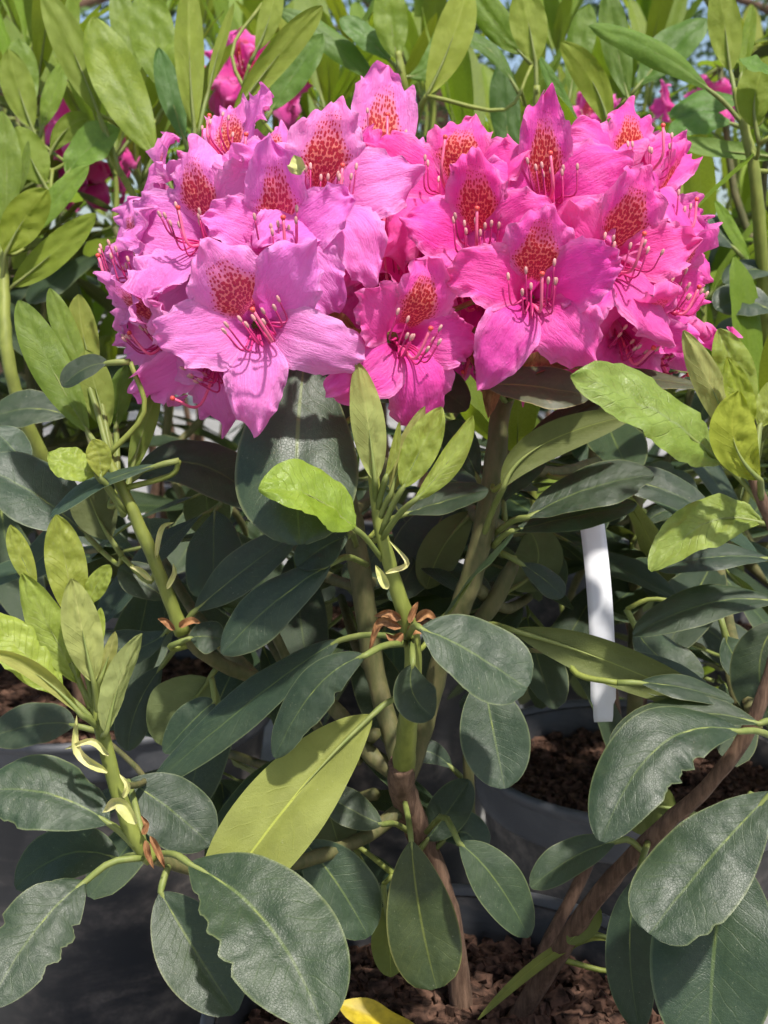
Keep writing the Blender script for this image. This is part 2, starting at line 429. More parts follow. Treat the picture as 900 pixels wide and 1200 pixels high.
def shoot(bush, tip, axis, rr, n_old=6, n_new=5, Lo=.12, Ln=.10, sh=.07, new='mid', bright=0.0):
    axis = axis.normalized(); e1 = axis.orthogonal().normalized(); e2 = axis.cross(e1)
    a0 = rr.uniform(0, 6.28)
    for k in range(n_old):
        a = a0 + k * 2.4; out = e1 * math.cos(a) + e2 * math.sin(a)
        dv = out + axis * rr.uniform(-.25, .35) + Vector((0, 0, -.25))
        put_leaf(bush, 'mid' if rr.random() < bright else 'old', tip - axis * rr.uniform(0, .02) + out * .003, dv, axis + Vector((0, 0, .5)), Lo * rr.uniform(.75, 1.2), rr)
    if n_new:
        top = tip + axis * sh
        stem(bush, [tip, tip + axis * sh * .5 + e1 * .004, top], [.0034, .003, .0022], 'stem', sides=6, n=6)
        for k in range(n_new):
            a = a0 + 1 + k * 2.4; out = e1 * math.cos(a) + e2 * math.sin(a)
            dv = axis * rr.uniform(.7, 1.3) + out * rr.uniform(.35, .8)
            put_leaf(bush, new, top - axis * rr.uniform(0, .02), dv, axis * .3 - out * 1.0 if rr.random() < .85 else out, Ln * rr.uniform(.7, 1.25), rr)
def gen_bush(bush, base, rr, tips, height, spread, zmin=.40, Lo=.125, Ln=.12, new='mid', stems=3, n_old=6, n_new=6, avoid=None):
    roots = []
    for k in range(stems):
        a = k * 6.28 / stems + rr.uniform(-.4, .4)
        top = base + Vector((math.cos(a) * spread * .35, math.sin(a) * spread * .35, (height - base.z) * .5))
        stem(bush, [base + Vector((math.cos(a) * .012, math.sin(a) * .012, -.03)), base.lerp(top, .5) + Vector((rr.uniform(-.02, .02), rr.uniform(-.02, .02), .02)), top], [.008, .007, .005], 'bark')
        roots.append(top)
    for k in range(tips):
        a = k * 2.39996 + rr.uniform(-.3, .3); u = (k + .5) / tips
        rad = spread * math.sqrt(u) * rr.uniform(.8, 1.1)
        z = lerp(height, zmin, u ** 1.3) + rr.uniform(-.05, .05)
        tip = Vector((base.x + math.cos(a) * rad, base.y + math.sin(a) * rad, z))
        if avoid and avoid(tip): continue
        root = min(roots, key=lambda q: (q - tip).length)
        midp = root.lerp(tip, .5) + Vector((math.cos(a), math.sin(a), -.4)) * .03
        stem(bush, [root, midp, tip], [.005, .0045, .0036], 'stem_old', sides=6, n=7)
        ax = Vector((math.cos(a) * u * .7, math.sin(a) * u * .7, 1))
        shoot(bush, tip, ax, rr, n_old, n_new if u < .75 or rr.random() < .4 else 0, Lo, Ln, rr.uniform(.05, .09), new, bright=.55 if z > .74 else 0)

# ------------------------------------------------------------------ flowers
LOBE = [(.07, -1.0), (.15, -.70), (.26, -.40), (.45, -.14), (.75, .03), (1.0, .02)]
def prof(t):
    u = t * (len(LOBE) - 1); k = min(int(u), len(LOBE) - 2); f = u - k
    e = [LOBE[0]] + LOBE + [LOBE[-1]]
    def cr(i):
        a, b, c, d = e[k][i], e[k + 1][i], e[k + 2][i], e[k + 3][i]
        return .5 * (2 * b + (c - a) * f + (2 * a - 5 * b + 4 * c - d) * f * f + (3 * b - a - 3 * c + d) * f ** 3)
    return cr(0), cr(1)
def petal_geo(th, Rm, rr, nt=36, ns=26, flare=0.0, lay=0, lmul=1.0):
    verts, faces, uvs = [], [], []
    tipz = rr.uniform(-.30, .20) + flare; wid = rr.uniform(.82, 1.10); lng = rr.uniform(1.0, 1.22) * lmul
    n_r = rr.uniform(7.0, 11.0); ph = rr.uniform(0, 6.28); amp = rr.uniform(.065, .105); tw = rr.uniform(-.22, .22); side = rr.uniform(-.28, .28)
    cup = rr.uniform(-.22, .16); sdv = rr.uniform(0, 90); sharp = rr.uniform(.62, .95); keel = rr.uniform(.0, .16)
    cd, sn = math.cos(th), math.sin(th)
    for i in range(nt + 1):
        t = (i / nt); t = lerp(t, 1 - (1 - t) ** 1.35, .5); r, z = prof(t); lobe = sstep(.42, .95, t)
        if t > .45: r = r + (lng - 1) * lobe
        tube_hw = r * math.pi / 5 * 1.16
        q = max(0, (t - .45) / .55)
        lobe_hw = wid * .44 * (max(0.0, 1 - max(0, (q - .24) / .76) ** 2.1)) ** sharp if q > .24 else wid * lerp(.345, .44, sstep(0, .24, q))
        bl = sstep(.36, .58, t)
        hw = max(lerp(tube_hw, lobe_hw, bl), .010)
        for j in range(ns + 1):
            s = j / ns * 2 - 1
            rag = 1 + .20 * lobe * noise.noise(Vector((t * 11, (7.3 if s > 0 else 3.3), sdv))) + .10 * lobe * noise.noise(Vector((t * 30, (7.3 if s > 0 else 3.3), sdv)))
            rs = r - lobe * .07 * abs(s) ** 2.2
            a = s * hw / max(r, .02)
            cx, cy = r * math.cos(a), r * math.sin(a)
            x = lerp(cx, rs, bl); y = lerp(cy, s * hw * rag, bl) + side * lobe * .5 * (rs - .45)
            rim = max(abs(s) ** 1.4, sstep(.70, 1.0, t)); al = math.atan2(s * hw, r - .30)
            ru = amp * sstep(.25, 1, rim) * lobe
            zz = z + tipz * lobe ** 1.6 + ru * math.sin(n_r * al * (1 + .25 * math.sin(al * 2 + sdv)) + ph) + ru * .75 * math.sin(2.6 * n_r * al + ph * 2.1 + 2 * s)
            zz += ru * .9 * noise.noise(Vector((x * 7 + sdv, y * 7, 5)))
            zz += tw * s * lobe * .6 + cup * s * s * lobe - keel * abs(s) ** 1.2 * sstep(.75, 1, t)
            zz += .075 * lobe * noise.noise(Vector((x * 3 + sdv, y * 3, sdv))) + .045 * lobe * noise.noise(Vector((x * 7 + sdv, y * 7, sdv))) + .014 * lobe * noise.noise(Vector((x * 18 + sdv, y * 18, sdv)))
            zz -= .045 * math.exp(-(s / .10) ** 2) * sstep(.3, .55, t) * (1 - t)
            x += ru * .45 * math.sin(n_r * al * 1.7 + ph + 1)
            zz += s * .022 * (1 - lobe * .3) + lay * .010
            verts.append(Vector((x * cd - y * sn, x * sn + y * cd, zz)) * Rm); uvs.append((t, s * .5 + .5))
    for i in range(nt):
        for j in range(ns):
            a = i * (ns + 1) + j
            faces.append((a, a + ns + 1, a + ns + 2, a + 1))
    return verts, faces, uvs
def flower(bush, pos, f, u, Rm, tint, seed, root, stamens=True, res=(36, 26), flare=0.0):
    rr = random.Random(seed)
    Z = f.normalized(); Y = (u - Z * u.dot(Z)).normalized(); X = Y.cross(Z)
    rot = Matrix((X, Y, Z)).transposed().to_4x4(); rot.translation = pos
    inv = rot.inverted()
    # the flower object itself: pedicel and calyx
    b = Vector((0, 0, -.98 * Rm)); r0 = inv @ root
    pts = spline([r0, r0.lerp(b, .5) + Vector((0, 0, -.15 * Rm)), b], 10)
    v, fc = tube(pts, [.0016] * 8 + [.0018, .0030, .0046], 7)
    fl = mesh_obj('flower', v, fc, ['stem'])
    fl.parent = bush; fl.matrix_basis = Matrix.Translation(-Vector(bush.location)) @ rot
    for k in range(5):
        th = R(90) + k * R(72) + rr.uniform(-.07, .07)
        pv, pf, pu = petal_geo(th, Rm, rr, res[0], res[1], flare + (.05 if k == 0 else -.13 if k in (2, 3) else 0), lay=1 if k in (0, 2) else 0, lmul=1.12 if k in (2, 3) else 1.0)
        p = mesh_obj('petal', pv, pf, ['petal_b' if k == 0 else 'petal'], fl, pu)
        g = rr.uniform(.92, 1.06)
        p.color = (min(1, tint[0] * g), tint[1] * rr.uniform(.85, 1.15), tint[2] * rr.uniform(.93, 1.06), 1)
    if not stamens: return fl
    for k in range(10):
        if k < 9:
            a = R(270) + (k - 4) * R(17) + rr.uniform(-.1, .1); ln = rr.uniform(.55, .95); rad = rr.uniform(.16, .34)
        else:
            a = R(270) + rr.uniform(-.3, .3); ln = rr.uniform(.85, 1.2); rad = .24
        ca, sa = math.cos(a), math.sin(a)
        up = rr.uniform(.14, .34) if k < 9 else .34
        pts = spline([Vector((ca * .05, sa * .05, -.85)) * Rm, Vector((ca * .15, sa * .15 - .02, -.3)) * Rm,
                      Vector((ca * rad, sa * rad - .03, -.85 + ln * 1.0)) * Rm,
                      Vector((ca * rad * 1.15, sa * rad + up, -.85 + ln * 1.18)) * Rm], 14)
        if k < 9:
            v, fc = tube(pts, [lerp(.0007, .00045, i / 14) for i in range(15)], 6); mi = [0] * len(fc)
            d = (pts[-1] - pts[-3]).normalized()
            av, af = tube([pts[-1] - d * .0004, pts[-1] + d * .0006, pts[-1] + d * .0018, pts[-1] + d * .0030, pts[-1] + d * .0036], [.0004, .00085, .00095, .0008, .0003], 7)
            bse = len(v); v = v + av; fc = fc + [tuple(x + bse for x in q) for q in af]; mi += [1] * len(af)
            mesh_obj('stamen', v, fc, ['filament', 'anther'], fl, None, mi)
        else:
            v, fc = tube(pts, [lerp(.0010, .0008, i / 14) for i in range(15)], 7); mi = [0] * len(fc)
            d = (pts[-1] - pts[-3]).normalized()
            av, af = tube([pts[-1] - d * .0006, pts[-1] + d * .0004, pts[-1] + d * .0014, pts[-1] + d * .0019], [.0009, .0014, .0013, .0005], 8)
            bse = len(v); v = v + av; fc = fc + [tuple(x + bse for x in q) for q in af]; mi += [1] * len(af)
            mesh_obj('pistil', v, fc, ['style', 'stigma'], fl, None, mi)
    return fl

# ------------------------------------------------------------------ setting: ground, pots
def grid_sheet(name, size, n, mat, z=0.0):
    vs_ = []; fs = []
    for i in range(n + 1):
        for j in range(n + 1):
            vs_.append((-size + 2 * size * i / n, -size + 2 * size * j / n, z))
    for i in range(n):
        for j in range(n):
            a = i * (n + 1) + j; fs.append((a, a + n + 1, a + n + 2, a + 1))
    o = mesh_obj(name, vs_, fs, [mat], smooth=False); o['kind'] = 'structure'; return o
GZ = -.15
grid_sheet('ground', 200, 8, 'ground', GZ)

def lathe(prof_, seg=72):
    v, f = [], []
    for (r, z) in prof_:
        for k in range(seg):
            a = 2 * math.pi * k / seg; v.append((r * math.cos(a), r * math.sin(a), z))
    for i in range(len(prof_) - 1):
        for k in range(seg):
            k2 = (k + 1) % seg; f.append((i * seg + k, i * seg + k2, (i + 1) * seg + k2, (i + 1) * seg + k))
    return v, f
PH, PR, SOIL = .262, .152, .225
body = [(.0, GZ + .004), (.104, GZ + .004), (.110, GZ), (.114, GZ + .008), (.127, .08), (.133, .14), (.139, .20), (.1405, PH - .034)]
body += [(.146, PH - .004), (.1445, PH - .006)] + [(.1385, PH - .03), (.136, .20), (.125, .06), (.0, .05)]
body = [(r, z - GZ) for r, z in body]; bv, bf = lathe(body)
rim = [(.1412, PH - .042), (.1450, PH - .043), (.1470, PH - .040), (.1475, PH - .036), (.1482, PH - .034), (.1500, PH - .012), (.1512, PH - .009), (.1535, PH - .007), (.1545, PH - .003), (.1538, PH + .001),
       (.1505, PH + .002), (.1470, PH), (.1462, PH - .006), (.1405, PH - .036), (.1412, PH - .042)]
rim = [(r, z - GZ) for r, z in rim]; rv, rf = lathe(rim)
SZ = SOIL - GZ
soil_v = [(0, 0, SZ)]; soil_f = []
for i in range(1, 11):
    for k in range(40):
        a = 2 * math.pi * k / 40; r = .1375 * i / 10
        soil_v.append((r * math.cos(a), r * math.sin(a), SZ + .006 * noise.noise(Vector((r * math.cos(a) * 40, r * math.sin(a) * 40, 3)))))
for k in range(40):
    soil_f.append((0, 1 + k, 1 + (k + 1) % 40))
    for i in range(9):
        a = 1 + i * 40; soil_f.append((a + k, a + 40 + k, a + 40 + (k + 1) % 40, a + (k + 1) % 40))
def chips_geo(n, seed):
    rr = random.Random(seed); v, f = [], []
    for k in range(n):
        a = rr.uniform(0, 6.28); r = .133 * math.sqrt(rr.random()); L = rr.uniform(.0025, .008); W = L * rr.uniform(.35, .8); H = rr.uniform(.0015, .004)
        m = Matrix.Translation((r * math.cos(a), r * math.sin(a), SZ + .004 + rr.uniform(0, .007))) @ Matrix.Rotation(rr.uniform(0, 6.28), 4, 'Z') @ Matrix.Rotation(rr.uniform(-.6, .6), 4, 'X') @ Matrix.Rotation(rr.uniform(-.5, .5), 4, 'Y')
        b = len(v)
        for (x, y, z) in ((-1, -1, -1), (1, -1, -1), (1, 1, -1), (-1, 1, -1), (-1, -1, 1), (1, -1, 1), (1, 1, 1), (-1, 1, 1)):
            v.append(m @ Vector((x * L * rr.uniform(.6, 1.1), y * W * rr.uniform(.5, 1.1), z * H * rr.uniform(.6, 1.1))))
        for q in ((3, 2, 1, 0), (4, 5, 6, 7), (0, 1, 5, 4), (1, 2, 6, 5), (2, 3, 7, 6), (3, 0, 4, 7)): f.append(tuple(x + b for x in q))
    return v, f
PD = {}
def make_pot(x, y, label, seed, rot=0.0, big=1.0):
    t = thing('plant_pot', label, 'pot', 'black nursery pots standing in rows', (x, y, GZ)); t.rotation_euler.z = rot; t.scale = (big, big, 1)
    if not PD:
        a = mesh_obj('body', bv, bf, ['pot'], t); b = mesh_obj('rim', rv, rf, ['pot_rim'], t); c = mesh_obj('soil', soil_v, soil_f, ['soil'], t)
        PD['b'], PD['r'], PD['s'] = a.data, b.data, c.data
    else:
        mesh_obj('body', 0, 0, 0, t, data=PD['b']); mesh_obj('rim', 0, 0, 0, t, data=PD['r']); mesh_obj('soil', 0, 0, 0, t, data=PD['s'])
    key = seed % 3
    if key not in PD:
        v, f = chips_geo(1700, key); o = mesh_obj('bark_mulch', v, f, ['chip'], t, smooth=False); PD[key] = o.data
    else: o = mesh_obj('bark_mulch', 0, 0, 0, t, data=PD[key])
    o['kind'] = 'stuff'
    return t
POT_A, POT_B, POT_C = (.045, .655), (-.325, 1.29), (.235, 1.065)
make_pot(*POT_A, 'black pot nearest the viewer, holding the blooming shrub, cut by the bottom edge', 0)
make_pot(*POT_B, 'scuffed black pot at the lower left behind the drooping leaves', 1, 2.0, 1.36)
make_pot(*POT_C, 'black pot with pale rim and bark mulch at right centre', 2, 4.0)

# ------------------------------------------------------------------ the blooming shrub in front
A = thing('rhododendron_shrub', 'blooming rhododendron in front with two big clusters of pink spotted flowers', 'shrub', None, (POT_A[0], POT_A[1], SOIL))
# stems
pstem(A, [(542, 1225, .775), (538, 1150, .765), (522, 1060, .755), (495, 985, .74), (474, 935, .72), (470, 895, .70)], [15, 14, 14, 15, 17, 16], 'bark')
pstem(A, [(472, 905, .705), (478, 850, .68), (484, 790, .655), (481, 745, .645), (462, 680, .635), (446, 620, .628), (438, 560, .625), (436, 520, .625)], [14, 12, 10, 11, 9, 8, 7, 3], 'stem')
pstem(A, [(474, 915, .715), (500, 840, .72), (520, 760, .71), (548, 690, .695), (570, 610, .69), (582, 530, .69), (590, 470, .695), (630, 390, .71), (655, 320, .715)], [13, 12, 12, 13, 14, 13, 12, 9, 5], 'stem_old')
pstem(A, [(535, 760, .72), (572, 715, .715), (592, 680, .71), (604, 655, .71)], [9, 11, 10, 7], 'stem_old')
pstem(A, [(470, 900, .71), (440, 790, .72), (425, 690, .715), (410, 600, .71), (380, 510, .705), (320, 420, .71), (290, 340, .715)], [12, 12, 14, 13, 10, 8, 5], 'stem_old')
pstem(A, [(472, 912, .715), (430, 880, .72), (380, 820, .73), (300, 795, .72), (245, 770, .70), (212, 738, .685)], [12, 10, 9, 8, 9, 9], 'stem_old')
pstem(A, [(214, 742, .685), (190, 680, .675), (165, 620, .67), (142, 570, .668), (125, 535, .668)], [9, 8, 8, 7, 4], 'stem')
pstem(A, [(474, 945, .725), (420, 985, .70), (330, 1015, .66), (240, 1020, .63), (178, 1004, .61)], [10, 9, 8, 8, 8], 'stem_old')
pstem(A, [(178, 1006, .61), (155, 975, .603), (132, 905, .598), (118, 850, .596), (112, 815, .596)], [10, 10, 9, 8, 4], 'stem')
pstem(A, [(590, 1220, .775), (640, 1140, .735), (700, 1050, .70), (770, 975, .67), (830, 920, .65), (880, 850, .635), (915, 740, .62), (912, 640, .60), (888, 575, .588), (876, 540, .588)], [13, 12, 11, 10, 9, 9, 8, 8, 7, 4], 'bark')
pstem(A, [(605, 1190, .785), (640, 1110, .80), (690, 1010, .80), (715, 930, .79)], [9, 8, 7, 6], 'bark')
pstem(A, [(552, 985, .76), (549, 900, .75), (552, 830, .74)], [7, 7, 6], 'stem_old')
pstem(A, [(405, 905, .74), (360, 830, .75), (330, 760, .74), (300, 700, .73)], [7, 6, 6, 5], 'stem_old')
OLD, MID, NEW = 'old', 'mid', 'new'
def LA(*a, **k): return leaf(A, *a, **k)
# lower left whorl
LA(OLD, (128, 965), (60, 930), (-18, 925), 90, .60, tilt=35, att=(158, 992, .603), chew=[(-1, .3, .09, .2), (1, .75, .06, .18)])
LA(OLD, (150, 915), (200, 948), (247, 990), 84, .635, tilt=30, att=(168, 985, .61))
LA(OLD, (100, 1033, .595), (45, 1085, .575), (-15, 1180, .55), 88, tilt=30, att=(168, 1005, .605), parch=1.0, chew=[(1, .35, .05, .3), (1, .52, .07, .22), (1, .7, .06, .25), (-1, .2, .08, .15), (-1, .6, .05, .25)], und=.12)
LA(OLD, (140, 1008), (78, 1000), (18, 1040), 62, .63, tilt=45, att=(175, 1003, .612))
LA(OLD, (188, 1045, .60), (226, 1110, .588), (276, 1187, .575), 92, tilt=20, att=(197, 1015, .61), fold=.45, yaw=-12)
LA(OLD, (222, 1012, .59), (312, 1080, .565), (378, 1203, .535), 128, tilt=35, att=(186, 1000, .607), parch=.6, chew=[(-1, .16, .05, .25), (-1, .30, .05, .14), (-1, .44, .06, .18), (-1, .58, .05, .14)], curl=.1)
LA(OLD, (436, 838, .65), (352, 925, .625), (248, 1062, .60), 98, tilt=5, under=True, att=(470, 815, .66), tint=(1.55, 1.45, .75), q=.42, fold=.1, yaw=20)  # raised tint adds the brightness of light coming through the blade
# young shoot, lower left
LA(NEW, (42, 690), (25, 652), (12, 615), 30, .615, tilt=10, att=(106, 830, .597))
LA(NEW, (88, 730), (78, 665), (66, 603), 54, .610, tilt=15, att=(110, 830, .597))
LA(NEW, (92, 800), (60, 740), (26, 672), 50, .600, tilt=25, att=(114, 842, .597), yaw=-25)
LA(NEW, (110, 800), (97, 742), (84, 678), 52, .588, tilt=5, under=True, att=(116, 842, .596), quilt=1.8)
LA(NEW, (72, 812), (28, 765), (-18, 715), 62, .595, tilt=38, att=(113, 848, .597))
LA(NEW, (95, 838), (45, 792), (-14, 764), 26, .583, tilt=10, under=True, att=(118, 856, .596), fold=-.5, curl=.6)
LA(NEW, (116, 800), (127, 770), (135, 740), 18, .59, tilt=0, under=True, att=(114, 830, .596), fold=.6)
LA(NEW, (124, 860), (138, 805), (166, 742), 34, .585, tilt=0, under=True, att=(120, 866, .596), fold=.6, yaw=30)
LA(NEW, (102, 710), (114, 685), (129, 662), 28, .605, tilt=30, att=(112, 820, .597))
LA(NEW, (112, 770), (115, 740), (118, 712), 18, .6, tilt=0, att=(113, 820, .597))
# second left shoot
LA(MID, (104, 508), (60, 430), (22, 352), 56, .68, tilt=10, att=(140, 575, .668))
LA(MID, (100, 440), (78, 390), (58, 338), 34, .69, tilt=5, att=(132, 550, .668))
LA(MID, (112, 440), (98, 395), (92, 345), 42, .70, tilt=0, under=True, att=(132, 550, .668))
LA(MID, (126, 505), (112, 455), (100, 410), 50, .685, tilt=-5, under=True, att=(136, 560, .668))
LA(OLD, (127, 425), (98, 432), (73, 453), 28, .66, tilt=45)
LA(NEW, (112, 556), (85, 545), (57, 530), 44, .655, tilt=35, att=(146, 605, .667))
LA(NEW, (118, 560), (116, 535), (108, 515), 34, .65, tilt=0, att=(146, 600, .667), fold=.4)
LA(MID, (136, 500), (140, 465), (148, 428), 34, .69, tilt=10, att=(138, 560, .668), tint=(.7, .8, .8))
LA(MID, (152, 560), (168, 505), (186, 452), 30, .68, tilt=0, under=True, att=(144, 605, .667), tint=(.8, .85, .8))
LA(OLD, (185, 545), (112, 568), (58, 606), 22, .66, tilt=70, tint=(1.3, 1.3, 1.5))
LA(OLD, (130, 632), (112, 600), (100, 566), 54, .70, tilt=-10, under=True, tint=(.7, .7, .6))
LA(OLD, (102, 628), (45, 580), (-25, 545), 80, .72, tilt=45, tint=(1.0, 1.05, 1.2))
LA(OLD, (30, 548), (15, 525), (-8, 503), 42, .74, tilt=50, tint=(1.2, 1.3, 1.5))  # bluish tint stands in for the sheen reflected on this leaf
LA(OLD, (80, 487), (35, 478), (-12, 490), 42, .80, tilt=40)
LA(OLD, (158, 560), (232, 543), (312, 598), 62, .70, tilt=40)
LA(OLD, (75, 600), (60, 640), (20, 675), 40, .76, tilt=40)
# whorl at the left fork
LA(OLD, (228, 716), (280, 672), (346, 624), 50, .68, tilt=35, att=(214, 738, .685))
LA(OLD, (196, 702), (168, 682), (140, 664), 42, .70, tilt=35, att=(210, 735, .685))
LA(OLD, (222, 748), (240, 745), (263, 750), 40, .68, tilt=40)
LA(OLD, (245, 795), (222, 825), (186, 872), 80, .72, tilt=-10, under=True, tint=(1.1, 1.15, 1.2), yaw=25)
LA(OLD, (252, 822), (228, 842), (192, 882), 42, .695, tilt=35, att=(248, 795, .70))
LA(OLD, (195, 740), (150, 760), (95, 745), 44, .71, tilt=50, att=(210, 738, .685))
LA(OLD, (190, 780), (160, 830), (150, 880), 44, .74, tilt=30)
LA(OLD, (88, 850), (45, 848), (-14, 864), 50, .68, tilt=40)
LA(OLD, (398, 750), (305, 812), (172, 926), 50, .655, tilt=50, att=(468, 746, .645), curl=.3)
LA(OLD, (428, 768), (370, 806), (322, 888), 54, .61, tilt=35, att=(478, 754, .643), chew=[(1, .42, .05, .25), (1, .8, .1, .15)], curl=.25)
# centre young shoot
LA(NEW, (440, 565), (432, 500), (419, 424), 46, .612, tilt=0, under=True, att=(440, 590, .626), fold=.3)
LA(NEW, (414, 618, .612), (362, 578, .60), (303, 573, .59), 66, tilt=48, att=(448, 656, .632), fold=.3, tint=(.85, 1.0, .75), quilt=.9, q=.8, p=.6)
LA(NEW, (458, 580), (474, 530), (498, 476), 26, .617, tilt=0, under=True, att=(444, 610, .626), fold=.6)
LA(NEW, (472, 572), (492, 528), (518, 477), 48, .612, tilt=10, att=(446, 625, .626), fold=.3)
LA(NEW, (486, 586), (524, 542), (554, 487), 36, .60, tilt=25, att=(446, 634, .628), fold=-.1, curl=.5)
LA(NEW, (452, 560), (462, 530), (468, 494), 12, .61, tilt=0, att=(442, 600, .626), fold=.6)
LA(OLD, (492, 736), (550, 762), (618, 806), 88, .59, tilt=40, att=(478, 746, .643), q=.4)
LA(OLD, (484, 778), (484, 812), (508, 840), 52, .62, tilt=25, att=(482, 752, .64), fold=.35)
LA(OLD, (566, 792, .655), (578, 856, .645), (592, 924, .635), 82, tilt=12, att=(512, 762, .70), fold=.2)
LA(OLD, (388, 660), (318, 708), (260, 766), 62, .635, tilt=42, att=(430, 662, .70), curl=.3)
LA(OLD, (408, 628), (380, 640), (348, 664), 48, .64, tilt=45, att=(418, 640, .71))
LA(OLD, (358, 415, .655), (348, 525, .625), (352, 638, .60), 134, tilt=20, curl=.28, fold=.05, att=(385, 500, .705), tint=(1.15, 1.1, 1.15))
LA(OLD, (475, 602), (522, 586), (572, 574), 34, .665, tilt=60)
LA(OLD, (520, 722, .66), (556, 672, .63), (602, 626, .61), 36, tilt=65, tint=(.9, .95, .9))
LA(OLD, (440, 470), (495, 452), (548, 480), 56, .70, tilt=40)
LA(OLD, (372, 432), (402, 432), (440, 448), 44, .68, tilt=35)
LA(OLD, (395, 470), (420, 480), (440, 520), 50, .74, tilt=30)
# hanging leaves below
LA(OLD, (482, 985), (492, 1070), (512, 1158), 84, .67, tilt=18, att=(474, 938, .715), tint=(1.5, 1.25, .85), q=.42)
LA(OLD, (356, 986), (396, 1036), (432, 1098), 80, .68, tilt=28, att=(340, 960, .69), fold=.2)
LA(OLD, (538, 988), (580, 1030), (620, 1098), 58, .65, tilt=30, att=(500, 975, .72), parch=1.2)
LA(OLD, (448, 966), (415, 950), (376, 926), 44, .69, tilt=38, att=(480, 975, .73))
LA(OLD, (372, 905), (385, 950), (400, 1000), 62, .71, tilt=-10, under=True, tint=(.8, .8, .9))
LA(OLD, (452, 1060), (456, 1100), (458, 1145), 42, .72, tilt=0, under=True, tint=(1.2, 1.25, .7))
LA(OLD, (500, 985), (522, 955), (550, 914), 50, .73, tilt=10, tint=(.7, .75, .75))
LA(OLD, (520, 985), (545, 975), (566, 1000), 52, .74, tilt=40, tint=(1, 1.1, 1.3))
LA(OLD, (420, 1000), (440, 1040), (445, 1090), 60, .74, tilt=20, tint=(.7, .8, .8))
LA(OLD, (530, 900), (500, 880), (470, 885), 30, .76, tilt=20)
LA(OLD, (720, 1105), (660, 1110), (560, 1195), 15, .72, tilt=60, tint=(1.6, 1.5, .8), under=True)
LA(OLD, (700, 1060), (690, 1080), (665, 1105), 30, .71, tilt=20, under=True, tint=(1.1, 1.1, .7))
# right side
LA(OLD, (905, 928, .585), (832, 1005, .575), (761, 1094, .56), 112, tilt=34, q=.4, chew=[(1, .78, .04, .1), (1, .88, .05, .12)], att=(925, 890, .60))
LA(OLD, (858, 995, .61), (838, 1100, .595), (832, 1250, .58), 150, tilt=25, att=(880, 930, .64), tint=(.95, 1, 1.05))
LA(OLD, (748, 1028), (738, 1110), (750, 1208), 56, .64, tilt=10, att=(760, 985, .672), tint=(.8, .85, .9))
LA(OLD, (866, 857, .60), (775, 872, .585), (705, 986, .565), 84, tilt=38, att=(915, 868, .625), chew=[(1, .40, .05, .3), (1, .52, .06, .35), (1, .66, .08, .25)], und=.14)
LA(OLD, (890, 848), (800, 838), (714, 878), 46, .62, tilt=55, att=(915, 845, .63))
LA(OLD, (722, 986), (672, 1004), (622, 1040), 44, .66, tilt=35, att=(756, 1000, .675), parch=1.0)
LA(OLD, (792, 948), (760, 945), (724, 956), 66, .69, tilt=-20, under=True, tint=(.9, .9, .5))
LA(OLD, (600, 738), (705, 772), (846, 832), 52, .645, tilt=-15, under=True, att=(545, 740, .70), tint=(.85, .85, .6), curl=.3)
LA(OLD, (690, 770), (760, 788), (850, 825), 44, .655, tilt=50)
LA(OLD, (750, 800), (800, 805), (860, 822), 28, .63, tilt=60)
LA(OLD, (910, 705), (830, 706), (742, 744), 44, .63, tilt=52)
LA(OLD, (905, 655), (835, 652), (772, 668), 32, .64, tilt=55, att=(930, 660, .63))
LA(OLD, (912, 730), (890, 780), (905, 850), 70, .66, tilt=35)
LA(OLD, (850, 745), (870, 775), (915, 790), 50, .69, tilt=40)
LA(OLD, (745, 735), (775, 770), (825, 790), 50, .70, tilt=45)
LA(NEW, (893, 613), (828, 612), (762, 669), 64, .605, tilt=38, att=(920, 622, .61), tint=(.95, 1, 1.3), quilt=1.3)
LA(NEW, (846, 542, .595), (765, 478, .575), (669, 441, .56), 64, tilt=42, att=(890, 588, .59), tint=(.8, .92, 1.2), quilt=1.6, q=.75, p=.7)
LA(NEW, (864, 520), (834, 455), (801, 387), 40, .60, tilt=10, under=True, att=(882, 560, .588), fold=.4)
LA(NEW, (872, 500), (862, 440), (842, 385), 54, .605, tilt=20, att=(880, 556, .588))
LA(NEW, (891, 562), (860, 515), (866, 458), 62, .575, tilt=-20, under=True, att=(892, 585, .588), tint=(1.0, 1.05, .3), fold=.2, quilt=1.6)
LA(NEW, (880, 500), (868, 465), (852, 418), 36, .59, tilt=5, att=(882, 556, .588), tint=(1, 1, .5))
LA(NEW, (890, 500), (905, 470), (920, 440), 40, .60, tilt=5, att=(884, 556, .588))
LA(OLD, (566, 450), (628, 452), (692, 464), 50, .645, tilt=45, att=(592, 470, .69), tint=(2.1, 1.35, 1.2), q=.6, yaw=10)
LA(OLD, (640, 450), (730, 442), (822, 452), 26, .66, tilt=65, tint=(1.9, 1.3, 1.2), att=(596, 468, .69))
LA(OLD, (590, 572), (634, 522), (742, 486), 44, .65, tilt=-5, under=True, att=(562, 642, .695), tint=(.75, .75, .45), curl=.3)
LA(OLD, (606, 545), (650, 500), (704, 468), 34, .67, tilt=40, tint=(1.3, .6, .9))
LA(OLD, (618, 606), (690, 572), (766, 556), 52, .66, tilt=50, att=(580, 625, .69), chew=[(-1, .9, .06, .3)], tint=(.85, .85, .8))
LA(OLD, (600, 622), (675, 604), (746, 590), 34, .67, tilt=55, att=(578, 640, .69))
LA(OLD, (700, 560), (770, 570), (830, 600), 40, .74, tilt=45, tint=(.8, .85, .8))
LA(OLD, (610, 660), (640, 680), (660, 700), 30, .70, tilt=40)
LA(OLD, (590, 590), (600, 560), (640, 540), 40, .72, tilt=20)
